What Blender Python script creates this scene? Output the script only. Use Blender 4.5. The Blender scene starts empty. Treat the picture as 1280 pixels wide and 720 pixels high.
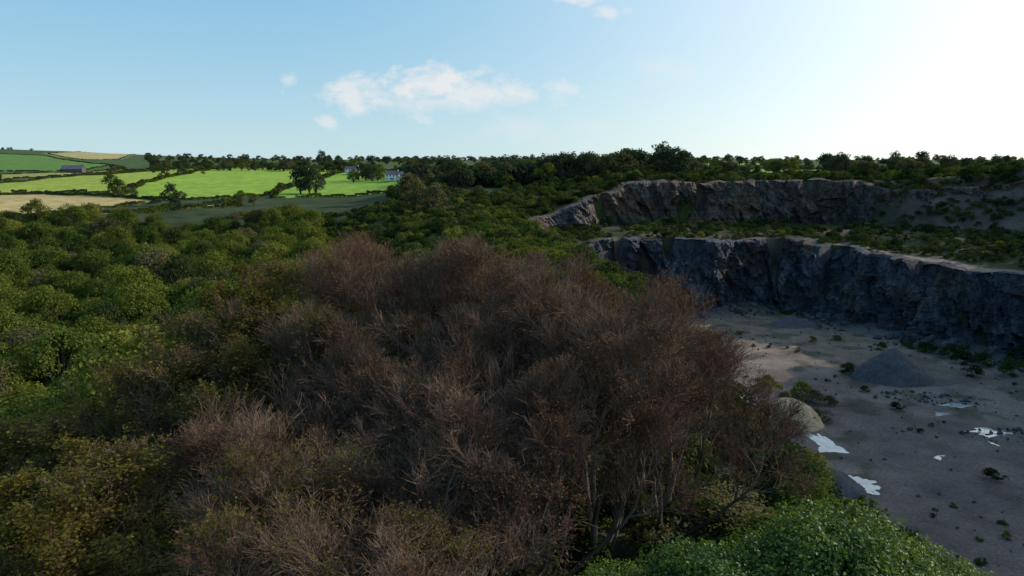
import bpy, math, numpy as np
from mathutils import Vector
rad=math.radians
scene=bpy.context.scene
RNG=np.random.default_rng(7)
FPX=914.0; PITCH=rad(10.0)
SUN_AZ=rad(70); SUN_EL=rad(25)
# ------------------------------------------------------------ noise helpers
def _h(ix,iy,iz,seed):
    h=(ix.astype(np.int64)*374761393+iy.astype(np.int64)*668265263+iz.astype(np.int64)*2147483647+seed*974634777)&0xFFFFFFFF
    h=((h^(h>>13))*1274126177)&0xFFFFFFFF
    h=(h^(h>>16))&0xFFFFFFFF
    h=(h*2246822519)&0xFFFFFFFF
    h=h^(h>>15)
    return (h&0xFFFFFF)/float(0xFFFFFF)
def vn(x,y,z=None,seed=0):
    x=np.asarray(x,float);y=np.asarray(y,float)
    z=np.zeros_like(x) if z is None else np.asarray(z,float)
    ix,iy,iz=np.floor(x),np.floor(y),np.floor(z)
    fx,fy,fz=x-ix,y-iy,z-iz
    fx=fx*fx*(3-2*fx);fy=fy*fy*(3-2*fy);fz=fz*fz*(3-2*fz)
    r=0
    for a in (0,1):
        for b in (0,1):
            for c in (0,1):
                w=(fx if a else 1-fx)*(fy if b else 1-fy)*(fz if c else 1-fz)
                r=r+w*_h(ix+a,iy+b,iz+c,seed)
    return r
def fbm(x,y,z=None,seed=0,o=4):
    r=0;a=.5;s=1;t=0
    for i in range(o):
        r=r+a*vn(np.asarray(x)*s,np.asarray(y)*s,None if z is None else np.asarray(z)*s,seed+i)
        t+=a;a*=.5;s*=2.03
    return r/t
def cell(x,y,z,seed=0):
    ix,iy,iz=np.floor(x),np.floor(y),np.floor(z)
    best=np.full(x.shape,1e9);val=np.zeros(x.shape)
    for a in (-1,0,1):
        for b in (-1,0,1):
            for c in (-1,0,1):
                jx,jy,jz=ix+a,iy+b,iz+c
                d=(jx+_h(jx,jy,jz,seed)-x)**2+(jy+_h(jx,jy,jz,seed+1)-y)**2+(jz+_h(jx,jy,jz,seed+2)-z)**2
                m=d<best
                best=np.where(m,d,best);val=np.where(m,_h(jx,jy,jz,seed+3),val)
    return val
def ss(t):
    t=np.clip(t,0,1);return t*t*(3-2*t)
def sdf(x,y,poly):
    n=len(poly);d=np.full(x.shape,1e12);ins=np.zeros(x.shape,bool)
    for i in range(n):
        ax,ay=poly[i];bx,by=poly[(i+1)%n]
        ex,ey=bx-ax,by-ay
        t=np.clip(((x-ax)*ex+(y-ay)*ey)/(ex*ex+ey*ey+1e-9),0,1)
        d=np.minimum(d,(x-ax-t*ex)**2+(y-ay-t*ey)**2)
        c=((ay>y)!=(by>y))
        xc=ax+(y-ay)*ex/(ey if abs(ey)>1e-9 else 1e-9)
        ins^=c&(x<xc)
    d=np.sqrt(d)
    return np.where(ins,-d,d)
# ------------------------------------------------------------ land form
LOWPATH=[(26,225),(30,250),(42,266),(57,268),(72,258),(84,266),(97,268),(110,256),(112,240),(124,226),(126,210),(140,197),(152,172),(168,140),(170,100),(168,50),(150,0)]
FP=[(48,-40),(46,20),(42,60),(40,90),(42,120),(46,150),(42,175),(32,200)]+LOWPATH+[(150,-40)]
UPPATH=[(0,262),(6,285),(20,300),(38,306),(52,318),(75,314),(92,324),(112,318),(135,318),(160,300),(180,290),(195,278)]
UP=[(28,-40),(26,50),(24,100),(24,140),(20,175),(15,205),(8,240)]+UPPATH+[(225,250),(215,215),(190,180),(190,60),(180,-40)]
FLOOR=-55.0;BENCH=-29.0
def P(x,y):
    c=np.interp(y,[-100,0,60,120,175,290,340,400,600,1000,2000,6000],[-26,-24,-23,-24,-23.5,-23,-18,-15,-15,-16,-6,-6])
    l=np.interp(y,[-100,0,60,100,200,280,325,500,1000,1500,2500,6000],[-34,-34,-37,-40,-40,-35,-27.5,-25,-16.5,-11,-6,-6])
    r=np.interp(y,[0,150,200,300,600,1000,2000,6000],[-23,-20,-12,-9.5,-12,-14,-6,-6])
    k=np.maximum(y-200,0)
    wl=ss((-x-(14+.05*k))/(50+.12*k))
    wr=ss((x-10)/50)*ss((y-140)/60)
    z=c*(1-wl)+l*wl
    z=z*(1-wr)+r*wr
    z=z+4*ss((x-150)/80)*ss((500-y)/200)
    z=z+44*np.exp(-((x+2000)/800)**2-((y-2500)/800)**2)
    z=z+54*np.exp(-((x-236)/48)**2-((y-170)/78)**2)  # added hill out of view on the right, shades the quarry floor
    z=z+(fbm(x/60,y/60,seed=3)-.5)*4*ss(y/300)+(fbm(x/14,y/14,seed=5)-.5)*3.4*ss((500-y)/200)*ss((y-100)/100)
    return z
def HT(x,y):
    x=np.asarray(x,float);y=np.asarray(y,float)
    z=P(x,y)
    near=(x>-60)&(x<320)&(y>-80)&(y<380)
    if near.any():
        xs,ys,zs=x[near],y[near],z[near]
        dF=sdf(xs,ys,FP);dU=sdf(xs,ys,UP)
        wj=(fbm(xs/12,ys/12,seed=9)-.5)
        left=ss((60-xs)/15)*ss((235-ys)/20)
        scree=ss((xs-142)/28)
        bench=BENCH+wj*3.0+np.clip(dF-5,0,60)*.03-3.5*ss((xs-95)/50)*ss((40-dF)/30)
        tU=(dU+scree*16-3.5*(1-scree))/(2+scree*26)
        up=bench*(1-np.clip(tU,0,1))+zs*np.clip(tU,0,1)
        fl=FLOOR+(fbm(xs/9,ys/9,seed=11)-.5)*.5+np.clip(7+wj*8+dF,0,12)*.35*(1-left)*(dF<0)
        a=5.5*(1-left); w=1.5*(1-left)+16*left
        tF=np.clip((dF-a)/w,0,1)
        fl=np.where(dF>0,fl+np.clip(7+wj*8,0,12)*.35*(1-left),fl)
        z[near]=fl*(1-tF)+up*tF
    return z
def ray(u,v):
    a=(u-640)/FPX;b=(360-v)/FPX
    dy=math.cos(PITCH)+b*math.sin(PITCH);dz=-math.sin(PITCH)+b*math.cos(PITCH)
    return a/dy,dz/dy
def ground(u,v,ymin=60):
    sx,sz=ray(u,v)
    Y=ymin*np.exp(np.linspace(0,math.log(4500/ymin),2600))
    h=HT(sx*Y,Y);m=(sz*Y<h)
    i=int(np.argmax(m)) if m.any() else len(Y)-1
    return float(sx*Y[i]),float(Y[i])
def hz(x,y): return float(HT(np.array([x]),np.array([y]))[0])
# ------------------------------------------------------------ mesh helpers
def mkmesh(name,V,F,mats=(),midx=None,smooth=False):
    me=bpy.data.meshes.new(name)
    V=np.asarray(V,np.float32);F=np.asarray(F,np.int32);k=F.shape[1]
    me.vertices.add(len(V));me.vertices.foreach_set('co',V.ravel())
    me.loops.add(F.size);me.loops.foreach_set('vertex_index',F.ravel())
    me.polygons.add(len(F))
    me.polygons.foreach_set('loop_start',np.arange(0,F.size,k,dtype=np.int32))
    me.polygons.foreach_set('loop_total',np.full(len(F),k,dtype=np.int32))
    for m in mats: me.materials.append(m)
    if midx is not None: me.polygons.foreach_set('material_index',np.asarray(midx,np.int32))
    me.polygons.foreach_set('use_smooth',np.full(len(F),smooth))
    me.update();me.validate()
    return me
def addobj(name,me,parent=None,loc=(0,0,0),rot=0,scale=(1,1,1)):
    o=bpy.data.objects.new(name,me);scene.collection.objects.link(o)
    o.location=loc
    if isinstance(rot,(tuple,list)): o.rotation_euler=rot
    else: o.rotation_euler=(0,0,rot)
    o.scale=scale
    if parent: o.parent=parent
    return o
def empty(name,loc=(0,0,0)):
    o=bpy.data.objects.new(name,None);scene.collection.objects.link(o);o.location=loc;return o
class Geo:
    def __init__(s): s.V=[];s.F=[];s.M=[];s.n=0
    def add(s,V,F,m):
        s.V.append(V);s.F.append(F+s.n);s.M.append(np.full(len(F),m));s.n+=len(V)
    def mesh(s,name,mats): return mkmesh(name,np.concatenate(s.V),np.concatenate(s.F),mats,np.concatenate(s.M))
def nrm(v): return v/(np.linalg.norm(v,axis=-1,keepdims=True)+1e-9)
def tubes(pts,rd,k,rng):
    N,S,_=pts.shape
    t=np.gradient(pts,axis=1);t=nrm(t)
    ref=nrm(rng.normal(size=(N,1,3)))
    u=nrm(np.cross(t,ref+np.zeros_like(t)));w=np.cross(t,u)
    an=np.arange(k)*2*np.pi/k
    V=pts[:,:,None,:]+rd[:,:,None,None]*(np.cos(an)[None,None,:,None]*u[:,:,None,:]+np.sin(an)[None,None,:,None]*w[:,:,None,:])
    idx=np.arange(N*S*k).reshape(N,S,k)
    a=idx[:,:-1,:];b=idx[:,1:,:]
    F=np.stack([a,np.roll(a,-1,2),np.roll(b,-1,2),b],-1).reshape(-1,4)
    return V.reshape(-1,3),F
def leaves(c,n,size,rng,asp=.62,jit=.8):
    n=nrm(n+rng.normal(size=c.shape)*jit)
    u=nrm(np.cross(n,rng.normal(size=c.shape)));v=np.cross(n,u)
    s=np.asarray(size).reshape(-1,1)*np.ones((len(c),1))
    V=np.stack([c-u*s,c+v*s*asp+n*s*.15,c+u*s,c-v*s*asp+n*s*.15],1).reshape(-1,3)
    return V,np.arange(len(c)*4).reshape(-1,4)
# ------------------------------------------------------------ materials
def newmat(name):
    m=bpy.data.materials.new(name);m.use_nodes=True;nt=m.node_tree
    for n in list(nt.nodes): nt.nodes.remove(n)
    return m,nt,nt.nodes,nt.links
def ramp(nodes,stops):
    r=nodes.new('ShaderNodeValToRGB');cr=r.color_ramp
    while len(cr.elements)<len(stops): cr.elements.new(.5)
    for e,(p,c) in zip(cr.elements,stops):
        e.position=p;e.color=(*c,1)
    return r
def mixc(nt,typ,fac,a,b):
    m=nt.nodes.new('ShaderNodeMix');m.data_type='RGBA';m.blend_type=typ
    for s,val in ((0,fac),(6,a),(7,b)):
        if hasattr(val,'links') or isinstance(val,bpy.types.NodeSocket): nt.links.new(val,m.inputs[s])
        elif isinstance(val,(int,float)): m.inputs[s].default_value=val
        else: m.inputs[s].default_value=(*val,1)
    return m.outputs[2]
def leafmat(name,cols,trans=.3,clump=.5,gloss=0):
    m,nt,N,L=newmat(name)
    geo=N.new('ShaderNodeNewGeometry');oi=N.new('ShaderNodeObjectInfo');tc=N.new('ShaderNodeTexCoord')
    no=N.new('ShaderNodeTexNoise');no.inputs['Scale'].default_value=clump;no.inputs['Detail'].default_value=1
    L.new(tc.outputs['Object'],no.inputs['Vector'])
    s=N.new('ShaderNodeMath');s.operation='MULTIPLY_ADD';s.inputs[1].default_value=.4;L.new(geo.outputs['Random Per Island'],s.inputs[0])
    s2=N.new('ShaderNodeMath');s2.operation='MULTIPLY';s2.inputs[1].default_value=.6;L.new(oi.outputs['Random'],s2.inputs[0]);L.new(s2.outputs[0],s.inputs[2])
    s3=N.new('ShaderNodeMath');s3.operation='MULTIPLY_ADD';s3.inputs[1].default_value=.8;L.new(no.outputs[0],s3.inputs[0]);L.new(s.outputs[0],s3.inputs[2])
    s4=N.new('ShaderNodeMath');s4.operation='SUBTRACT';s4.inputs[1].default_value=.40;L.new(s3.outputs[0],s4.inputs[0])
    k=len(cols);r=ramp(N,[(i/(k-1),c) for i,c in enumerate(cols)]);L.new(s4.outputs[0],r.inputs[0])
    if gloss:
        p=N.new('ShaderNodeBsdfPrincipled');p.inputs['Roughness'].default_value=.5;p.inputs['Specular IOR Level'].default_value=gloss
        L.new(r.outputs[0],p.inputs['Base Color'])
    else:
        p=N.new('ShaderNodeBsdfDiffuse');L.new(r.outputs[0],p.inputs['Color'])
    t=N.new('ShaderNodeBsdfTranslucent')
    tcx=mixc(nt,'MULTIPLY',1.0,r.outputs[0],(1.6,1.5,.6));L.new(tcx,t.inputs[0])
    mx=N.new('ShaderNodeMixShader');mx.inputs[0].default_value=trans
    L.new(p.outputs[0],mx.inputs[1]);L.new(t.outputs[0],mx.inputs[2])
    o=N.new('ShaderNodeOutputMaterial');L.new(mx.outputs[0],o.inputs[0]);return m
def barkmat(name,a,b):
    m,nt,N,L=newmat(name)
    tc=N.new('ShaderNodeTexCoord');no=N.new('ShaderNodeTexNoise');no.inputs['Scale'].default_value=.35;no.inputs['Detail'].default_value=3
    L.new(tc.outputs['Object'],no.inputs['Vector'])
    r=ramp(N,[(.35,a),(.65,b)]);L.new(no.outputs[0],r.inputs[0])
    p=N.new('ShaderNodeBsdfDiffuse');L.new(r.outputs[0],p.inputs['Color'])
    o=N.new('ShaderNodeOutputMaterial');L.new(p.outputs[0],o.inputs[0]);return m
bark=barkmat('bark',(.07,.056,.047),(.19,.16,.135))
twig=barkmat('twig_bark',(.085,.05,.038),(.20,.13,.095))
L_green=leafmat('leaf_green',[(.024,.045,.013),(.062,.09,.021),(.13,.15,.032)])
L_yel=leafmat('leaf_yellowgreen',[(.045,.06,.013),(.10,.12,.024),(.19,.185,.04)])
L_dark=leafmat('leaf_dark',[(.012,.023,.010),(.026,.041,.014),(.055,.068,.024)],.2)
L_grey=leafmat('leaf_greygreen',[(.038,.042,.022),(.085,.082,.04),(.135,.118,.06)],.25)
L_farhaze=leafmat('leaf_far_hazed',[(.026,.038,.026),(.042,.058,.034),(.07,.085,.042)],.2)  # dark leaves lightened and blued: aerial haze painted into the colour
L_scrub=leafmat('leaf_scrub',[(.022,.038,.013),(.052,.075,.022),(.098,.12,.032)],.2)
L_olive=leafmat('leaf_olive',[(.05,.045,.012),(.11,.095,.021),(.19,.155,.032)],.35,clump=.3)
L_brown=leafmat('leaf_brown',[(.055,.028,.017),(.11,.056,.032),(.17,.095,.042)],.35,clump=.3)
L_near=leafmat('leaf_near_green',[(.018,.042,.010),(.048,.09,.018),(.12,.165,.035)],.3,clump=.8,gloss=.2)
def terrmat():
    m,nt,N,L=newmat('ground')
    at=N.new('ShaderNodeAttribute');at.attribute_name='gcol'
    tc=N.new('ShaderNodeTexCoord')
    n1=N.new('ShaderNodeTexNoise');n1.inputs['Scale'].default_value=.12;n1.inputs['Detail'].default_value=8;n1.inputs['Roughness'].default_value=.65
    n2=N.new('ShaderNodeTexNoise');n2.inputs['Scale'].default_value=1.6;n2.inputs['Detail'].default_value=6;n2.inputs['Roughness'].default_value=.7
    L.new(tc.outputs['Object'],n1.inputs['Vector']);L.new(tc.outputs['Object'],n2.inputs['Vector'])
    r1=ramp(N,[(.3,(.6,.6,.6)),(.7,(1.32,1.28,1.22))]);L.new(n1.outputs[0],r1.inputs[0])
    r2=ramp(N,[(.3,(.6,.6,.62)),(.72,(1.3,1.28,1.24))]);L.new(n2.outputs[0],r2.inputs[0])
    c=mixc(nt,'MULTIPLY',1.0,at.outputs['Color'],r1.outputs[0]);c=mixc(nt,'MULTIPLY',1.0,c,r2.outputs[0])
    p=N.new('ShaderNodeBsdfPrincipled');p.inputs['Roughness'].default_value=.95;p.inputs['Specular IOR Level'].default_value=.1
    L.new(c,p.inputs['Base Color'])
    b=N.new('ShaderNodeBump');b.inputs['Strength'].default_value=.6;b.inputs['Distance'].default_value=.4;L.new(n2.outputs[0],b.inputs['Height']);L.new(b.outputs[0],p.inputs['Normal'])
    o=N.new('ShaderNodeOutputMaterial');L.new(p.outputs[0],o.inputs[0]);return m
def rockmat(name,cols,warm,w0=.5):
    m,nt,N,L=newmat(name)
    tc=N.new('ShaderNodeTexCoord');mp=N.new('ShaderNodeMapping');mp.inputs['Scale'].default_value=(1,1,.3)
    L.new(tc.outputs['Object'],mp.inputs[0])
    n1=N.new('ShaderNodeTexNoise');n1.inputs['Scale'].default_value=.2;n1.inputs['Detail'].default_value=10;n1.inputs['Roughness'].default_value=.72
    L.new(mp.outputs[0],n1.inputs['Vector'])
    k=len(cols);r=ramp(N,[(.34+.32*i/(k-1),c) for i,c in enumerate(cols)]);L.new(n1.outputs[0],r.inputs[0])
    n3=N.new('ShaderNodeTexNoise');n3.inputs['Scale'].default_value=.07;n3.inputs['Detail'].default_value=6;n3.inputs['Roughness'].default_value=.65;L.new(tc.outputs['Object'],n3.inputs['Vector'])
    r3=ramp(N,[(w0,(0,0,0)),(w0+.12,(1,1,1))]);L.new(n3.outputs[0],r3.inputs[0])
    wc=mixc(nt,'MULTIPLY',1.0,(3.2*warm[0],3.2*warm[1],3.2*warm[2]),r.outputs[0]);wc=mixc(nt,'MIX',.5,wc,warm)
    c=mixc(nt,'MIX',r3.outputs[0],r.outputs[0],wc)
    vo=N.new('ShaderNodeTexVoronoi');vo.feature='DISTANCE_TO_EDGE';vo.inputs['Scale'].default_value=.45;L.new(mp.outputs[0],vo.inputs['Vector'])
    rv=ramp(N,[(0,(.3,.3,.32)),(.08,(1,1,1))]);L.new(vo.outputs[0],rv.inputs[0])
    c=mixc(nt,'MULTIPLY',.6,c,rv.outputs[0])
    n2=N.new('ShaderNodeTexNoise');n2.inputs['Scale'].default_value=.9;n2.inputs['Detail'].default_value=9;n2.inputs['Roughness'].default_value=.75;L.new(mp.outputs[0],n2.inputs['Vector'])
    r2=ramp(N,[(.34,(.4,.4,.4)),(.66,(1.6,1.6,1.6))]);L.new(n2.outputs[0],r2.inputs[0]);c=mixc(nt,'MULTIPLY',1.0,c,r2.outputs[0])
    p=N.new('ShaderNodeBsdfPrincipled');p.inputs['Roughness'].default_value=.85;p.inputs['Specular IOR Level'].default_value=.3;L.new(c,p.inputs['Base Color'])
    b=N.new('ShaderNodeBump');b.inputs['Strength'].default_value=1.0;b.inputs['Distance'].default_value=1.2;L.new(n2.outputs[0],b.inputs['Height']);L.new(b.outputs[0],p.inputs['Normal'])
    o=N.new('ShaderNodeOutputMaterial');L.new(p.outputs[0],o.inputs[0]);return m
M_ground=terrmat()
M_rockL=rockmat('quarry_rock_blue',[(.018,.018,.025),(.052,.05,.066),(.125,.118,.14)],(.115,.075,.06),.51)
M_rockU=rockmat('quarry_rock_brown',[(.03,.025,.026),(.085,.068,.064),(.18,.14,.115)],(.165,.105,.07),.46)
def simple(name,a,b,scale,rough=.9,spec=.3,bump=.4):
    m,nt,N,L=newmat(name)
    tc=N.new('ShaderNodeTexCoord');no=N.new('ShaderNodeTexNoise');no.inputs['Scale'].default_value=scale;no.inputs['Detail'].default_value=8;no.inputs['Roughness'].default_value=.65
    L.new(tc.outputs['Object'],no.inputs['Vector']);r=ramp(N,[(.32,a),(.68,b)]);L.new(no.outputs[0],r.inputs[0])
    p=N.new('ShaderNodeBsdfPrincipled');p.inputs['Roughness'].default_value=rough;p.inputs['Specular IOR Level'].default_value=spec
    L.new(r.outputs[0],p.inputs['Base Color'])
    if bump:
        bb=N.new('ShaderNodeBump');bb.inputs['Strength'].default_value=bump;bb.inputs['Distance'].default_value=.2;L.new(no.outputs[0],bb.inputs['Height']);L.new(bb.outputs[0],p.inputs['Normal'])
    o=N.new('ShaderNodeOutputMaterial');L.new(p.outputs[0],o.inputs[0]);return m
# ------------------------------------------------------------ fields (surveyed onto the ground)
def gpoly(pts): return [ground(u,v,200) for u,v in pts]
fields=[
 (gpoly([(-60,246),(0,244),(60,243),(190,250),(200,253),(110,263),(0,271),(-60,276)]),(.40,.31,.14),1),
 (gpoly([(-60,284),(0,277),(110,269),(290,253),(300,258),(190,266),(0,284),(-60,290)]),(.28,.28,.055),1),
 (gpoly([(150,246),(180,229),(262,212),(300,208),(380,209),(432,212),(345,238),(330,246),(240,250)]),(.22,.33,.04),1),
 (gpoly([(352,238),(438,213),(505,214),(503,236),(400,246),(340,248)]),(.19,.31,.04),1),
 (gpoly([(-60,236),(0,229),(150,217),(262,209),(255,212),(175,229),(150,240),(0,242),(-60,244)]),(.26,.32,.05),1),
 (gpoly([(-60,191),(0,192),(60,195),(138,206),(100,214),(-60,213)]),(.10,.19,.04),0),
 (gpoly([(60,192),(190,192),(150,199),(110,200)]),(.36,.30,.14),0),
 (gpoly([(0,218),(100,216),(250,209),(150,215),(0,226)]),(.27,.26,.08),0),
 (gpoly([(865,203),(955,204),(965,209),(880,210)]),(.2,.3,.045),0),
 (gpoly([(850,211),(1025,211),(1040,216),(900,217)]),(.16,.25,.045),0),
]
# ------------------------------------------------------------ terrain mesh
def axis(lo,hi,a,b,step,g=1.011):
    mid=np.arange(a,b+.01,step)
    r=[];s=step;v=b
    while v<hi: s*=g;v+=s;r.append(v)
    l=[];s=step;v=a
    while v>lo: s*=g;v-=s;l.append(v)
    return np.concatenate([l[::-1],mid,r])
ax=axis(-5200,5200,-90,215,1.25,1.014);ay=axis(-300,7000,60,345,1.25,1.011)
X,Y=np.meshgrid(ax,ay)
xf,yf=X.ravel(),Y.ravel()
Z=HT(xf,yf)
nx,ny=len(ax),len(ay)
idx=np.arange(nx*ny).reshape(ny,nx)
F=np.stack([idx[:-1,:-1],idx[:-1,1:],idx[1:,1:],idx[1:,:-1]],-1).reshape(-1,4)
me=mkmesh('terrain',np.stack([xf,yf,Z],1),F,[M_ground],None,True)
col=np.zeros((len(xf),4),np.float32);col[:,3]=1
nz=fbm(xf/40,yf/40,seed=21)[:,None]
col[:,:3]=np.array([.022,.034,.013])*(1-nz)+np.array([.05,.066,.024])*nz
far=ss((yf-480)/150)[:,None]
col[:,:3]=col[:,:3]*(1-far)+np.array([.06,.09,.03])*far
for poly,c,hh in fields:
    pa=np.array(poly);m=(xf>pa[:,0].min())&(xf<pa[:,0].max())&(yf>pa[:,1].min())&(yf<pa[:,1].max())
    ii=np.where(m)[0];d=sdf(xf[ii],yf[ii],poly);col[ii[d<0],:3]=c
q=(xf>-20)&(xf<300)&(yf>-60)&(yf<360);ii=np.where(q)[0]
dF=sdf(xf[ii],yf[ii],FP);dU=sdf(xf[ii],yf[ii],UP)
n1=fbm(xf[ii]/18,yf[ii]/18,seed=31)[:,None];n2=fbm(xf[ii]/5,yf[ii]/5,seed=33)[:,None]
floorc=np.array([.095,.078,.080])*(1-n1)+np.array([.19,.155,.145])*n1
warm=ss((yf[ii]-165)/60)[:,None]; floorc=floorc*(1-warm*.6)+np.array([.215,.16,.12])*warm*.6
gr=ss((n2-.5)/.1)*ss((64-xf[ii])[:,None]/14); floorc=floorc*(1-gr)+np.array([.10,.105,.05])*gr
gr=ss((n2-.53)/.08)*ss((n1-.46)/.1)*.75; floorc=floorc*(1-gr)+np.array([.06,.062,.042])*gr
tal=ss((dF+10)/8)[:,None]; floorc=floorc*(1-tal)+np.array([.065,.06,.066])*tal
benchc=np.array([.07,.055,.042])*(1-n2)+np.array([.125,.10,.075])*n2
gb=ss((n1-.36)/.1); benchc=benchc*(1-gb*.85)+np.array([.042,.048,.02])*gb*.85
road=(ss((dF-7)/2)*ss((15-dF)/2)*ss((xf[ii]-112)/20))[:,None]; benchc=benchc*(1-road)+np.array([.21,.17,.145])*road
scr=(ss((xf[ii]-146)/18)*ss((dU+18)/4)*ss((14-dU)/4))[:,None]
cc=col[ii,:3].copy()
cc=np.where((dU<3)[:,None],benchc,cc)
cc=cc*(1-scr)+(np.array([.115,.085,.075])*(1.25-n2*.7))*scr
lf=((xf[ii]<62)&(yf[ii]<238)&(dF>-2))[:,None]
cc=np.where((dF<5)[:,None],floorc,cc)
cc=np.where(lf,np.array([.04,.05,.02])+n2*.05,cc)
col[ii,:3]=cc
at=me.color_attributes.new('gcol','FLOAT_COLOR','POINT');at.data.foreach_set('color',col.ravel())
addobj('terrain',me)
# ------------------------------------------------------------ cliffs
def resample(path,step):
    p=np.array(path,float)
    for _ in range(2):
        qn=[p[0]]
        for i in range(len(p)-1): qn+= [p[i]*.75+p[i+1]*.25,p[i]*.25+p[i+1]*.75]
        qn.append(p[-1]);p=np.array(qn)
    d=np.r_[0,np.cumsum(np.linalg.norm(np.diff(p,axis=0),axis=1))]
    s=np.arange(0,d[-1],step)
    return np.stack([np.interp(s,d,p[:,0]),np.interp(s,d,p[:,1])],1),s
def cliff(name,path,zb,topfn,lean,step,rows,mat,amp,seed):
    c,s=resample(path,step);t=np.gradient(c,axis=0);t=nrm(t);
    for _ in range(6): t=nrm((np.roll(t,4,0)+t+np.roll(t,-4,0)))
    t[:8]=t[8];t[-8:]=t[-9]
    n=np.stack([-t[:,1],t[:,0]],1)
    zt=topfn(c+n*(lean+2.5))
    V=[]
    for j in range(rows):
        f=j/(rows-1)
        z=zb-1+(zt-zb+1)*f
        S=s;zz=z
        sk=S+.35*zz
        d=(cell(sk/8,zz/18,np.zeros_like(S),seed)-.5)*5.5*amp
        d+=(cell(sk/3.1,zz/6,np.zeros_like(S)+3.3,seed+9)-.5)*3.0*amp
        d+=(cell(sk/1.3,zz/2.2,np.zeros_like(S)+7.3,seed+19)-.5)*1.3*amp
        d+=(fbm(S/16,zz/26,seed=seed+4)-.62)*14*amp
        d+=(fbm(S/1.5,zz/1.5,seed=seed+6)-.5)*.8
        ledge=(np.round(fbm(zz/7,S/80,seed=seed+5)*6)/6-.5)*3*amp
        env=(1-f)**.15*.8+.2 if f>.5 else 1
        off=lean*f+(d+ledge)*env
        hi=lean+1.2
        off=np.where(off>hi-1,hi-1+np.tanh(off-hi+1),off)
        p=c+n*off[:,None]
        V.append(np.stack([p[:,0],p[:,1],zz],1))
    rough=(fbm(s/5,s*0,seed=seed+7)-.5)
    p=c+n*(lean+2.6);V.append(np.stack([p[:,0],p[:,1],zt+.25+rough*2.4],1))
    p=c+n*(lean+6);V.append(np.stack([p[:,0],p[:,1],zt-.9],1))
    V=np.array(V);R=V.shape[0];K=len(s)
    idx=np.arange(R*K).reshape(R,K)
    F=np.stack([idx[:-1,:-1],idx[:-1,1:],idx[1:,1:],idx[1:,:-1]],-1).reshape(-1,4)
    addobj(name,mkmesh(name,V.reshape(-1,3),F,[mat]))
def uptop(p):
    w=ss((p[:,0]-138)/22)
    return P(p[:,0],p[:,1])*(1-w)+HT(p[:,0],p[:,1])*w+.1
cliff('quarry_cliff_face',LOWPATH,FLOOR,lambda p:HT(p[:,0],p[:,1])+.1,5.5,.55,56,M_rockL,1.0,50)
cliff('quarry_upper_cliff_face',UPPATH,BENCH-.5,uptop,3.6,.55,34,M_rockU,.85,80)
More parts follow.
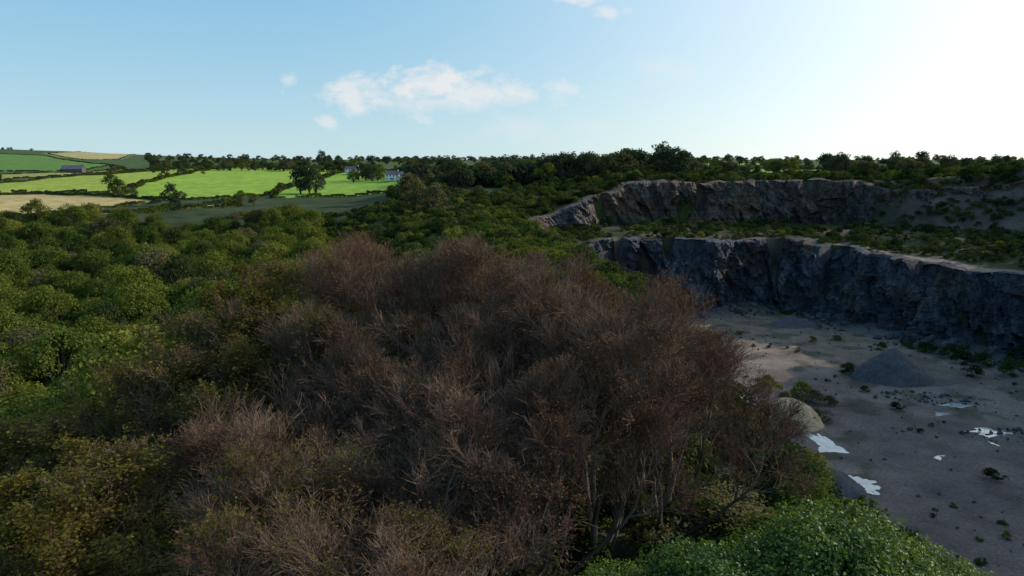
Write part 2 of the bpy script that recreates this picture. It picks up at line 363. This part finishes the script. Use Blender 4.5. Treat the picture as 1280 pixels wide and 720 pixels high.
# ------------------------------------------------------------ tree generators
def grow(seed,H,R,nst,ch,lens,spread,leaf=None,leafsize=.07,leafper=1.0,bare0=.35,twr=.013,thick=1.0):
    rng=np.random.default_rng(seed);G=Geo()
    az=rng.uniform(0,2*np.pi)+np.arange(nst)*2*np.pi/nst+rng.normal(size=nst)*.3
    sp=rng.uniform(spread[0],spread[1],nst)
    D=np.stack([np.sin(sp)*np.cos(az),np.sin(sp)*np.sin(az),np.cos(sp)],1)
    S=np.stack([np.cos(az)*.35,np.sin(az)*.35,np.zeros(nst)-.6],1)
    Ln=H*rng.uniform(.82,1.0,nst);Rd=rng.uniform(.16,.24,nst)*H/17*thick
    nsegs=[10,7,5,4,2];up=[.05,.05,.035,.02,.0];wig=[.10,.10,.10,.10,.1];ks=[6,5,4,3,3]
    LC=[]
    nl=len(ch)+1
    for lv in range(nl):
        n=nsegs[lv];N=len(S);pts=[S];d=D.copy();p=S.copy()
        for s in range(n):
            d=nrm(d+rng.normal(size=d.shape)*wig[lv]+np.array([0,0,up[lv]*2]))
            p=p+d*(Ln/n)[:,None];pts.append(p)
        pts=np.stack(pts,1)
        tt=np.linspace(0,1,n+1)[None,:]
        rd=np.maximum(Rd[:,None]*(1-.75*tt),twr*.5)
        V,Fc=tubes(pts,rd,ks[lv],rng);G.add(V,Fc,0 if lv<3 else 1)
        if lv>=nl-2:LC.append(pts[:,1:].reshape(-1,3))
        if lv==nl-1:break
        c=ch[lv];M=N*c
        lo=bare0 if lv==0 else .15
        t=(lo+(1-lo)*(np.tile(np.arange(c),N)+rng.uniform(0,1,M))/c)
        bi=np.repeat(np.arange(N),c)
        f=t*n;i0=np.minimum(f.astype(int),n-1);fr=(f-i0)[:,None]
        S=pts[bi,i0]*(1-fr)+pts[bi,i0+1]*fr
        loc=nrm(pts[bi,i0+1]-pts[bi,i0])
        perp=nrm(np.cross(loc,rng.normal(size=(M,3))))
        ang=rng.uniform(.35,.75,M)[:,None]
        D=nrm(loc*np.cos(ang)+perp*np.sin(ang)+np.array([0,0,.12]))
        Rd=np.maximum(rd[bi,i0]*.66,twr)
        Ln=lens[lv]*rng.uniform(.6,1.3,M)*(1.15-.45*t)
        e=S+D*Ln[:,None]
        lump=.8+.4*fbm(e[:,0]/3+30,e[:,1]/3+30,e[:,2]/3+30,seed=seed+3,o=2)
        q=np.sqrt((e[:,0]/R)**2+(e[:,1]/R)**2+((e[:,2]-.45*H)/(.56*H))**2)*lump
        Ln=Ln*np.clip(1.0-(q-.95)*1.6,.3,1)
        keep=(q<1.4)
        S,D,Rd,Ln=S[keep],D[keep],Rd[keep],Ln[keep]
    mats=[bark,twig]
    if leaf:
        C=np.concatenate(LC);k=rng.random(len(C)*3)
        C=np.repeat(C,3,0);pr=leafper/3
        nzv=fbm(C[:,0]/2.2+50,C[:,1]/2.2+50,C[:,2]/2.2+50,seed=seed,o=2)
        keep=k<pr*np.clip((nzv-.3)*4,0.05,1.8)
        C=C[keep];C=C+rng.normal(size=C.shape)*.16
        nv=nrm(C-np.array([0,0,.4*H]))+np.array([0,0,.6])
        V,Fc=leaves(C,nv,leafsize*rng.uniform(.6,1.3,len(C)),rng);G.add(V,Fc,2);mats.append(leaf)
    return G.mesh('tree_crown_%d'%seed,mats),H
def broadleaf(seed,H,R,nl,nleaf,lsz,mat,name='broadleaf',zc=.6,trunk=True,flat=.42,shell=.5,rl=(.2,.48)):
    rng=np.random.default_rng(seed);G=Geo()
    th=rng.uniform(0,2*np.pi,nl);cz=rng.uniform(-.75,1,nl);rr=np.sqrt(np.clip(1-cz**2,0,1))*rng.uniform(.45,.85,nl)
    C=np.stack([np.cos(th)*rr*R,np.sin(th)*rr*R,zc*H+cz*flat*H*.68],1)
    r=R*rng.uniform(rl[0],rl[1],nl)
    if trunk:
        n=7;pts=[];base=np.zeros(3)-[0,0,.8]
        P0=np.tile(base,(nl,1));b=rng.uniform(.15,.45,nl)*H
        mid=np.stack([C[:,0]*.12,C[:,1]*.12,b],1)
        for t in np.linspace(0,1,n):
            pts.append(((1-t)**2)*P0+2*t*(1-t)*mid+t*t*C)
        pts=np.stack(pts,1)
        rd=(H*.018)*(1-np.linspace(0,1,n)[None,:]*.85)*np.ones((nl,1))
        V,Fc=tubes(pts,rd,5,rng);G.add(V,Fc,0)
    per=nleaf*r**2/np.sum(r**2)
    cs=[];ns=[]
    for i in range(nl):
        k=int(per[i]);d=nrm(rng.normal(size=(k,3)));d[:,2]=np.where(d[:,2]<-.3,-d[:,2],d[:,2])
        q=shell+(1.12-shell)*rng.random(k)**.6
        nv=fbm(d[:,0]*2.2+i*7,d[:,1]*2.2,d[:,2]*2.2,seed=seed,o=2)
        q*=.6+.8*nv
        p=C[i]+d*r[i]*q[:,None]*np.array([1,1,.85])
        keep=rng.random(k)<np.clip((nv-.3)*5,.12,1)
        p=p[keep];p[:,2]=np.maximum(p[:,2],.1)
        cs.append(p);ns.append(d[keep]+np.array([0,0,.35]))
    c=np.concatenate(cs);n=np.concatenate(ns)
    V,Fc=leaves(c,n,lsz*rng.uniform(.6,1.4,len(c)),rng,asp=.75,jit=.7);G.add(V,Fc,1)
    return G.mesh(name+'_%d'%seed,[bark,mat])
BARE=[grow(s,17,8.8,7,(7,7,7,7),(6.6,3.6,2.2,1.15),(.12,.75),L_brown,.06,.55,thick=1.15) for s in (101,102)]
OPENT=[grow(103,17,8.8,8,(7,7,7,7),(5.6,3.4,2.1,1.15),(.15,.85),L_brown,.06,.5,bare0=.5,thick=1.1)]
OLIVE=[grow(s,16,8,6,(8,7,7,6),(5.8,3.0,1.8,1.0),(.12,.72),L_olive,.10,1.5,bare0=.25) for s in (111,112)]
MIXED=[grow(121,16,8.4,6,(8,7,7,7),(6.0,3.3,2.0,1.1),(.12,.7),L_olive,.085,.5,bare0=.28)]
NEAR=[broadleaf(131,12,5,110,62000,.085,L_near,'near_tree',shell=.5,rl=(.12,.32))]
MIDT=[broadleaf(140+i,10,4.4,24,6000,.17,m,'forest_tree') for i,m in enumerate((L_green,L_yel,L_dark,L_green,L_grey,L_yel))]
FART=[broadleaf(160+i,12,6.4,20,2400,.40,m,'far_tree',zc=.5,flat=.6) for i,m in enumerate((L_farhaze,L_green,L_farhaze,L_grey))]
BUSH=[broadleaf(180+i,2.6,2.3,12,1700,.14,m,'bush',zc=.4,trunk=False,flat=.6) for i,m in enumerate((L_scrub,L_scrub,L_dark,L_yel,L_green,L_grey))]
def hedge_proto(seed,mat):
    rng=np.random.default_rng(seed);k=900
    x=rng.uniform(-4.4,4.4,k);a=rng.uniform(0,np.pi,k);r=(.8+.5*vn(x*.9,a,seed=seed))
    c=np.stack([x,np.cos(a)*r,.2+np.sin(a)**.6*2.2*r],1)
    n=np.stack([x*0,np.cos(a),np.sin(a)],1)
    V,Fc=leaves(c,n,.28*rng.uniform(.6,1.4,k),rng,asp=.8);G=Geo();G.add(V,Fc,0)
    return G.mesh('hedge_%d'%seed,[mat])
HEDGE=[hedge_proto(200,L_farhaze),hedge_proto(201,L_green)]
# ------------------------------------------------------------ foreground trees (each its own object)
def fg(name,proto,u,v,Yd,rs=1.0):
    me,H=proto;sx,sz=ray(u,v);x=sx*Yd;top=sz*Yd;g=hz(x,Yd);s=(top-g)/(H*1.02)
    addobj(name,me,None,(x,Yd,g),RNG.uniform(0,6.28),(rs,rs,s))
fg('bare_tree',BARE[0],490,314,50,1.05);fg('bare_tree',BARE[1],620,318,46,1.08);fg('bare_tree',OPENT[0],750,360,40,1.05)
fg('bare_tree',OPENT[0],835,418,42,.9)
fg('olive_leaved_tree',OLIVE[1],375,338,50,1.0)
fg('olive_leaved_tree',OLIVE[0],215,455,40);fg('olive_leaved_tree',OLIVE[1],70,545,36,1.05)
fg('olive_leaved_tree',OLIVE[0],290,398,43,1.0);fg('bare_tree',MIXED[0],400,400,42,.95)
fg('bare_tree',BARE[1],560,410,38,1.05);fg('bare_tree',OPENT[0],665,430,36,.85)
fg('bare_tree',BARE[0],430,470,34,1.0);fg('olive_leaved_tree',OLIVE[1],210,560,30,1.0)
fg('bare_tree',BARE[1],530,560,29,.9);fg('bare_tree',MIXED[0],360,590,27,.85)
fg('olive_leaved_tree',OLIVE[0],90,650,27,.85)
for (u,v,Yd,s) in ((1060,628,24,.85),(900,676,23,.8),(1165,676,25,.65),(770,702,25,.55)):
    sx,sz=ray(u,v);x=sx*Yd;top=sz*Yd
    g=hz(x,Yd);addobj('leafy_green_tree',NEAR[0],None,(x,Yd,g),RNG.uniform(0,6),(s,s,(top-g)/12.2))
for (u,v,Yd,s,k) in ((985,600,48,.62,0),(945,600,50,.55,4),(1010,625,44,.55,0),(915,640,42,.7,4),(960,650,38,.6,0),(930,585,56,.55,4)):
    sx,sz=ray(u,v);x=sx*Yd;g=hz(x,Yd);addobj('green_tree',MIDT[k],None,(x,Yd,g),RNG.uniform(0,6),(s,s,max((sz*Yd-g)/10.4,.3)))
# ------------------------------------------------------------ scatter
def scatter(parent,protos,x0,x1,y0,y1,sp,mask,smin,smax,name,wts=None,sink=.1,zs=1):
    gx,gy=np.meshgrid(np.arange(x0,x1,sp),np.arange(y0,y1,sp));gx=gx.ravel()+RNG.uniform(-.5,.5,gx.size)*sp*.95;gy=gy.ravel()+RNG.uniform(-.5,.5,gy.size)*sp*.95
    m=mask(gx,gy);gx,gy=gx[m],gy[m];g=HT(gx,gy)
    for x,y,z in zip(gx,gy,g):
        i=RNG.choice(len(protos),p=wts);s=RNG.uniform(smin,smax)
        addobj(name,protos[i],parent,(x,y,z-sink),RNG.uniform(0,6.28),(s*RNG.uniform(.85,1.2),s,s*RNG.uniform(.75,1.2)*zs))
def infr(x,y,m=.78): return (np.abs(x)<y*m+12)
def fedge(y): return -16-.27*(y-50)
w=empty('woodland')
scatter(w,MIDT,-270,0,52,318,6.0,lambda x,y:(x<fedge(y)+8*(fbm(x/20,y/20,seed=61)-.5)*2)&infr(x,y)&(y<302+8*np.sin(x/17))&~((np.hypot(x+54,y-78)<8)),.55,1.35,'forest_tree',[.25,.2,.13,.17,.12,.13])
scatter(w,MIDT,180,300,90,250,7.0,lambda x,y:(sdf(x,y,UP)>3)&(x>.85*y),.8,1.3,'forest_tree')  # unseen trees added on that hill, lengthening its shadow
b=empty('scrub')
scatter(b,BUSH,-110,30,70,335,3.3,lambda x,y:(x>fedge(y)-4)&(sdf(x,y,UP)>0)&infr(x,y)&(fbm(x/15,y/15,seed=71)>.38+.1*ss((y-230)/60)),.6,1.5,'bush',[.28,.2,.1,.26,.1,.06])
scatter(b,BUSH,-30,30,120,262,3.2,lambda x,y:(sdf(x,y,FP)>9)&(sdf(x,y,UP)>-7)&(x>-14),.7,1.6,'bush',[.25,.2,.05,.35,.15,0])
scatter(b,BUSH,-130,20,240,360,3.8,lambda x,y:(fbm(x/25,y/25,seed=73)>.42)&(sdf(x,y,UP)>2),.4,1.2,'bush',[.2,.3,.25,.05,.1,.1])
scatter(b,BUSH,-110,60,355,480,5.5,lambda x,y:(x>-.17*y)&(fbm(x/25,y/25,seed=74)>.42),.7,1.6,'bush',[.2,.25,.35,.05,.05,.1])
scatter(b,BUSH,10,330,285,420,4.2,lambda x,y:(sdf(x,y,UP)>2.5)&infr(x,y)&(fbm(x/22,y/22,seed=75)>.36),.5,1.6,'bush',[.3,.2,.35,.05,.05,.05])
scatter(b,BUSH,0,250,160,325,3.0,lambda x,y:(sdf(x,y,UP)<0)&(sdf(x,y,FP)>5.5)&(fbm(x/10,y/10,seed=77)>.47)&~((sdf(x,y,FP)<15)&(x>125)),.3,1.0,'bush',[.35,.2,.3,.03,0,.12])
scatter(b,BUSH,150,260,200,330,3.6,lambda x,y:(sdf(x,y,UP)>-16)&(fbm(x/10,y/10,seed=79)>.5),.3,1.0,'bush',[.35,.2,.3,.03,0,.12])
scatter(b,BUSH,18,50,40,240,2.8,lambda x,y:(sdf(x,y,FP)>0)&(sdf(x,y,UP)<3)&(fbm(x/10,y/10,seed=81)>.36),.4,.9,'bush',[.25,.2,.2,.1,.1,.15])
scatter(b,BUSH,-48,30,8,62,3.8,lambda x,y:(sdf(x,y,FP)>2),.8,1.3,'bush',[.2,.2,.4,.0,.0,.2])
scatter(b,BUSH,50,165,80,262,3.2,lambda x,y:(sdf(x,y,FP)<-1)&(sdf(x,y,FP)>-10)&(fbm(x/9,y/9,seed=83)>.54),.3,.8,'bush',[.35,.2,.2,.1,0,.15])
scatter(b,BUSH,46,150,90,262,5,lambda x,y:(sdf(x,y,FP)<-6)&(fbm(x/14,y/14,seed=85)>.62),.12,.4,'bush',[.35,.2,.2,.1,0,.15])
for (u,v,s) in ((965,490,1.2),(1000,497,1.5),(1015,505,1.3),(990,540,1.2),(1025,525,1.1),(955,482,1.1),(1058,466,1.1),(1082,490,.6),(1122,512,.7),(1016,427,.7),(1243,600,.8),(1200,455,1.3),(985,505,1.2),(1190,447,1.5),(1230,458,1.4),(925,418,.6),(1005,530,1.2),(1160,440,1.2),(1260,470,1.4),(1035,505,.9),(1045,425,.7),(1100,437,.9),(1215,470,1.1),(1275,450,1.5)):
    x,y=ground(u,v,90);addobj('bush',BUSH[(5,3)[int(u+v)%2] if v<545 and u<1050 else 2],b,(x,y,hz(x,y)-.2),RNG.uniform(0,6),(s,s,s*.9))
# hedges
hd=empty('hedgerow')
for poly,c,hh in fields:
    n=len(poly)
    for i in range(n):
        a=np.array(poly[i]);e=np.array(poly[(i+1)%n]);L_=np.linalg.norm(e-a);k=min(int(L_/7.5),140)
        if k<1: continue
        an=math.atan2(e[1]-a[1],e[0]-a[0])
        for j in range(k):
            p=a+(e-a)*(j+.5)/k
            if RNG.random()<.08:continue
            s=RNG.uniform(.5,1.1)*(1 if hh else .8);addobj('hedge',HEDGE[RNG.integers(2)],hd,(p[0],p[1],hz(p[0],p[1])-.2),an,(1.05*max(1,L_/k/8.4),1.1,s))
            if hh and RNG.random()<.02: addobj('hedge_tree',FART[RNG.integers(4)],hd,(p[0]+2,p[1],hz(p[0],p[1])),RNG.uniform(0,6),(.45,.45,.45))
dt=empty('distant_treeline')
def line(u0,u1,Y0,Y1,n,s0,s1,wts=(.35,.25,.2,.2)):
    for i in range(n):
        u=RNG.uniform(u0,u1);y=RNG.uniform(Y0,Y1);x=ray(u,200)[0]*y;s=s0+(s1-s0)*RNG.random()**1.7
        addobj('distant_tree',FART[RNG.choice(4,p=wts)],dt,(x,y,hz(x,y)-.4),RNG.uniform(0,6.28),(s*RNG.uniform(.9,1.3),s,s*RNG.uniform(.85,1.15)))
line(512,850,395,470,115,.6,1.4)
line(560,740,400,440,28,.9,1.3)
line(440,540,680,780,34,.7,1.4)
line(190,330,1020,1250,100,.5,1.3);line(330,450,1000,1150,80,.5,1.3)
line(135,260,900,1050,22,.4,.8)
line(840,1290,700,900,85,.5,1.1)
line(1020,1290,430,560,20,.4,1.1);line(1030,1110,440,500,10,.7,1.05);line(1120,1190,440,480,6,.8,1.1)
line(740,1020,430,620,26,.4,1.0)
line(480,900,1300,2200,130,.9,1.4);line(700,1300,1200,2400,150,.8,1.4)
line(-100,60,2400,2500,14,.6,.9);line(180,480,1800,2300,110,.7,1.4)
for (u,v,hp,pi,nm) in ((143,246,28,1,'field_tree'),(214,257,26,2,'field_tree'),(376,243,32,0,'field_tree'),(395,242,30,2,'field_tree'),(387,243,34,0,'field_tree'),(300,256,18,1,'field_tree'),(318,257,15,3,'field_tree'),(516,262,44,3,'grey_twiggy_tree'),(541,268,38,3,'grey_twiggy_tree'),(403,208,18,2,'field_tree'),(463,213,18,0,'field_tree'),(1149,214,24,0,'field_tree'),(1118,216,24,2,'field_tree'),(1047,217,22,2,'field_tree'),(1258,213,18,0,'field_tree'),(787,212,24,0,'field_tree'),(852,212,22,2,'field_tree'),(1082,215,20,0,'field_tree'),(1205,214,15,2,'field_tree')):
    x,y=ground(u,v,200);s=hp/FPX*y/12.0
    addobj(nm,FART[pi],None,(x,y,hz(x,y)-.2),RNG.uniform(0,6),(s*.8,s*.8,s))
# ------------------------------------------------------------ heaps, boulders, puddles
M_gravel=simple('gravel',(.04,.039,.046),(.085,.08,.09),1.5);M_sand=simple('sand',(.32,.21,.12),(.48,.34,.21),1.0)
M_water=simple('puddle_sky_tint',(.22,.22,.22),(.5,.49,.47),.35,.03,1.0,0)  # pale water colour stands in for the bright sky's reflection
def heap(name,u,v,rx,ry,h,mat,seed,pw=1.0):
    x,y=ground(u,v,90);na,nr=72,26;V=[];
    for j in range(nr):
        r=j/(nr-1)*1.15
        for i in range(na):
            a=2*math.pi*i/na;V.append((math.cos(a)*r,math.sin(a)*r))
    V=np.array(V);r=np.hypot(V[:,0],V[:,1])
    k=1+.35*(fbm(V[:,0]*1.4+seed,V[:,1]*1.4,seed=seed)-.5)*2
    z=h*(np.clip(1-r*k*.95,-.1,1)**1 if pw==1 else 1-np.clip(r*k,0,1.1)**pw)
    z=z-.07*h*np.exp(-(r/.18)**2)+(fbm(V[:,0]*7,V[:,1]*7,seed=seed+1)-.5)*.10*h
    P_=np.stack([V[:,0]*rx,V[:,1]*ry,z-.15],1)
    idx=np.arange(nr*na).reshape(nr,na)
    F=np.stack([idx[:-1],np.roll(idx[:-1],-1,1),np.roll(idx[1:],-1,1),idx[1:]],-1).reshape(-1,4)
    addobj(name,mkmesh(name,P_,F,[mat],None,True),None,(x,y,FLOOR))
heap('gravel_heap',1115,472,10,8,8.6,M_gravel,1)
heap('sand_heap',985,527,7.5,6.5,5.0,M_sand,2,2.2)
heap('gravel_heap',965,575,7,7,4.5,M_gravel,3);heap('gravel_heap',1022,606,7,6,4.5,M_gravel,4)
heap('gravel_heap',990,407,10,5,3.5,M_gravel,5)
heap('gravel_heap',1165,478,8,4,1.3,M_gravel,6)
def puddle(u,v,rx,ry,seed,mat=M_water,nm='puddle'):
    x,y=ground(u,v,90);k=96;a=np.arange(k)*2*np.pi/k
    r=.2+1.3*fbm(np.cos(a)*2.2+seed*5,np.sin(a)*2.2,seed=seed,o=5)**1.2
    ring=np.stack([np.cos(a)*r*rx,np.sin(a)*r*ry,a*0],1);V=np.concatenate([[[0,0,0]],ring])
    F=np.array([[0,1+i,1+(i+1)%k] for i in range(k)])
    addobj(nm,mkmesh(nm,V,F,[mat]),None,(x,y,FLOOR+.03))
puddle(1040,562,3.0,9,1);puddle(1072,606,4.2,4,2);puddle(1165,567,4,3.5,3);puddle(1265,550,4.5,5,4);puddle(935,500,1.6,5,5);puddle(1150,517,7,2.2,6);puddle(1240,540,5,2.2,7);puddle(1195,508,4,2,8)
def rockmesh(seed):
    import bmesh
    bm=bmesh.new();bmesh.ops.create_icosphere(bm,subdivisions=2,radius=1)
    V=np.array([v.co[:] for v in bm.verts]);q=cell(V[:,0]*1.2+seed,V[:,1]*1.2,V[:,2]*1.2,seed)
    for v,k in zip(bm.verts,q): v.co*=.65+.5*k
    m=bpy.data.meshes.new('rock');bm.to_mesh(m);bm.free();m.materials.append(M_gravel);return m
RK=[rockmesh(i) for i in range(4)]
rb=empty('fallen_rocks')
def rocks(n,cond,s0,s1,x0,x1,y0,y1):
    x=RNG.uniform(x0,x1,n);y=RNG.uniform(y0,y1,n);m=cond(x,y);x,y=x[m],y[m];z=HT(x,y)
    for a,c,d in zip(x,y,z):
        s=s0+(s1-s0)*RNG.random()**3;addobj('rock',RK[RNG.integers(4)],rb,(a,c,d+s*.1),(RNG.uniform(0,6),RNG.uniform(0,6),RNG.uniform(0,6)),(s,s*.8,s*.6))
rocks(4500,lambda x,y:(sdf(x,y,FP)<0)&(sdf(x,y,FP)>-11),.2,2.2,30,172,80,272)
rocks(1100,lambda x,y:(sdf(x,y,FP)<-8),.08,.5,45,160,80,260)
for cx,cy in (ground(1140,497,90),ground(1195,502,90),ground(1262,545,90)):
    rocks(130,lambda x,y:(np.hypot((x-cx)/9,(y-cy)/4)<1),.1,.8,cx-9,cx+9,cy-5,cy+5)
# ------------------------------------------------------------ buildings
M_wall=simple('white_render',(.6,.59,.56),(.75,.74,.70),2,.85,.3,.1);M_slate=simple('slate_roof',(.07,.065,.085),(.13,.12,.15),3);M_glass=simple('window_glass',(.02,.025,.03),(.04,.045,.05),1,.1,.6,0);M_dark=simple('barn_cladding',(.05,.05,.05),(.10,.09,.085),2)
def box(x0,x1,y0,y1,z0,z1):
    V=np.array([(x,y,z) for z in (z0,z1) for x,y in ((x0,y0),(x1,y0),(x1,y1),(x0,y1))],float)
    return V,np.array([[0,3,2,1],[4,5,6,7],[0,1,5,4],[1,2,6,5],[2,3,7,6],[3,0,4,7]])
def house(name,x,y,L_,W_,h,rot,wall,roofm,z=None):
    e=empty(name,(x,y,hz(x,y)-.3 if z is None else z));e.rotation_euler=(0,0,rot)
    l,w=L_/2,W_/2;rh=W_*.42
    def part(n,lst,m):
        G=Geo()
        for V,F in lst: G.add(V,F,0)
        addobj(n,G.mesh(n,[m]),e)
    part('walls',[box(-l,l,-w,w,0,h)],wall)
    gV=np.array([(-l,-w,h),(-l,w,h),(-l,0,h+rh),(-l,0,h+rh),(l,-w,h),(l,w,h),(l,0,h+rh),(l,0,h+rh)],float)
    part('gables',[(gV,np.array([[0,1,2,3],[4,5,6,7]]))],wall)
    o=.4;t=.25;rV=np.array([(-l-o,-w-o,h-.2),(l+o,-w-o,h-.2),(l+o,0,h+rh+.05),(-l-o,0,h+rh+.05),(-l-o,w+o,h-.2),(l+o,w+o,h-.2),(-l-o,-w-o,h-.2+t),(l+o,-w-o,h-.2+t),(l+o,0,h+rh+.05+t),(-l-o,0,h+rh+.05+t),(-l-o,w+o,h-.2+t),(l+o,w+o,h-.2+t)],float)
    part('roof',[(rV,np.array([[0,3,2,1],[3,4,5,2],[6,7,8,9],[9,8,11,10],[0,1,7,6],[5,4,10,11],[1,2,8,7],[2,5,11,8],[0,6,9,3],[3,9,10,4]]))],roofm)
    wins=[box(cx-.55,cx+.55,s*w-.03,s*w+.04,zc,zc+1.2) for cx in np.linspace(-l+1.6,l-1.6,4) for zc in ((1,3.6) if h>4.5 else (1,)) for s in (-1,1)]
    part('windows',wins,M_glass);part('door',[box(-.5,.5,-w-.06,-w+.03,0.3,2.4)],M_dark)
    part('chimney',[box(l-1.2,l-.3,-.5,.5,h+rh*.6,h+rh+1.3)],wall)
for (u,y,L_,rot) in ((512,560,14,.2),(440,880,16,-.1),(524,585,9,.3),(490,670,12,0)):
    x=ray(u,200)[0]*y;house('white_farmhouse',x,y,L_,7,5.4,rot,M_wall,M_slate,hz(x,y)+.6)
x,y=ground(92,216,200);house('farm_barn',x,y,26,11,5,.1,M_dark,M_slate)
house('slate_roofed_house',-56.5,80,12,8,5.4,.3,M_wall,M_slate,-40)
# ------------------------------------------------------------ world
wd=bpy.data.worlds.new('World');scene.world=wd;wd.use_nodes=True;nt=wd.node_tree;N=nt.nodes;L=nt.links
for n in list(N): N.remove(n)
sky=N.new('ShaderNodeTexSky');sky.sky_type='NISHITA';sky.sun_disc=False;sky.sun_elevation=SUN_EL;sky.sun_rotation=SUN_AZ
sky.air_density=1.0;sky.dust_density=.6;sky.ozone_density=2.0;sky.altitude=60
tc=N.new('ShaderNodeTexCoord');sep=N.new('ShaderNodeSeparateXYZ');L.new(tc.outputs['Generated'],sep.inputs[0])
def M(op,a,b=None,c=None,clamp=False):
    n=N.new('ShaderNodeMath');n.operation=op;n.use_clamp=clamp
    for i,v in enumerate((a,b,c)):
        if v is None:continue
        if isinstance(v,(int,float)): n.inputs[i].default_value=v
        else: L.new(v,n.inputs[i])
    return n.outputs[0]
yy=M('MAXIMUM',sep.outputs[1],.05)
gx=M('DIVIDE',sep.outputs[0],yy);gz=M('DIVIDE',sep.outputs[2],yy)
cmb=N.new('ShaderNodeCombineXYZ');L.new(gx,cmb.inputs[0]);L.new(gz,cmb.inputs[1])
mp=N.new('ShaderNodeMapping');mp.inputs['Scale'].default_value=(1,1.7,1);L.new(cmb.outputs[0],mp.inputs[0])
no=N.new('ShaderNodeTexNoise');no.inputs['Scale'].default_value=20;no.inputs['Detail'].default_value=9;no.inputs['Roughness'].default_value=.6;no.inputs['Distortion'].default_value=.2;L.new(mp.outputs[0],no.inputs['Vector'])
noi=M('SUBTRACT',no.outputs[0],.5)
tot=None
for (u,v,ru,rv,k,amp) in ((530,108,85,32,2.4,1.0),(600,116,110,20,2.4,.85),(455,122,75,22,2.4,.85),(545,128,130,16,1.8,.6),(360,102,15,13,2.6,.7),(409,153,14,11,2.6,.6),(722,0,30,9,2.6,.85),(757,14,20,8,2.6,.65),(660,160,90,20,2.2,.3),(838,86,40,20,2.2,.3),(785,13,12,5,2,.4)):
    cx,cz=ray(u,v);e1=M('MULTIPLY',M('SUBTRACT',gx,cx),FPX/ru);e2=M('MULTIPLY',M('SUBTRACT',gz,cz),FPX/rv)
    d=M('SQRT',M('ADD',M('MULTIPLY',e1,e1),M('MULTIPLY',e2,e2)))
    m=M('ADD',M('SUBTRACT',1.0,d),M('MULTIPLY',noi,k*1.7))
    m=M('MULTIPLY',M('MULTIPLY',m,1.1,clamp=True),amp)
    tot=m if tot is None else M('MAXIMUM',tot,m)
front=M('GREATER_THAN',sep.outputs[1],.1);tot=M('MULTIPLY',tot,front)
# hazy air: pale towards the horizon, white towards the sun
sd=(math.sin(SUN_AZ)*math.cos(SUN_EL),math.cos(SUN_AZ)*math.cos(SUN_EL),math.sin(SUN_EL))
hf=M('POWER',2.718,M('MULTIPLY',M('MAXIMUM',sep.outputs[2],0),-5.5))
clear=mixc(nt,'MIX',hf,(1.0,3.5,6.0),(4.4,6.1,6.6))
base=mixc(nt,'MIX',.85,sky.outputs[0],clear)
dp=N.new('ShaderNodeVectorMath');dp.operation='DOT_PRODUCT';L.new(tc.outputs['Generated'],dp.inputs[0]);dp.inputs[1].default_value=sd
gl=M('MULTIPLY',M('POWER',M('MAXIMUM',dp.outputs['Value'],0),2.6),10.0)
gc=N.new('ShaderNodeCombineXYZ');L.new(gl,gc.inputs[0]);L.new(M('MULTIPLY',gl,.76),gc.inputs[1]);L.new(M('MULTIPLY',gl,.50),gc.inputs[2])
sk=mixc(nt,'ADD',1.0,base,gc.outputs[0])
cl=mixc(nt,'MIX',M('MULTIPLY',tot,.85),sk,(6.7,6.6,6.6))
bg=N.new('ShaderNodeBackground');bg.inputs[1].default_value=.13;L.new(cl,bg.inputs[0])
ow=N.new('ShaderNodeOutputWorld');L.new(bg.outputs[0],ow.inputs[0])
sl=bpy.data.lights.new('sun','SUN');sl.energy=4.8;sl.angle=rad(.5);sl.color=(1,.93,.80)
so=bpy.data.objects.new('sun',sl);scene.collection.objects.link(so);so.rotation_euler=Vector(sd).to_track_quat('Z','Y').to_euler()
# ------------------------------------------------------------ camera
cd=bpy.data.cameras.new('camera');cd.sensor_width=36;cd.lens=36*FPX/1280;cd.clip_start=.5;cd.clip_end=12000
co=bpy.data.objects.new('camera',cd);scene.collection.objects.link(co);co.rotation_euler=(rad(90)-PITCH,0,0);scene.camera=co
scene.view_settings.view_transform='Standard';scene.view_settings.look='None';scene.view_settings.exposure=0
print('objects',len(bpy.data.objects))
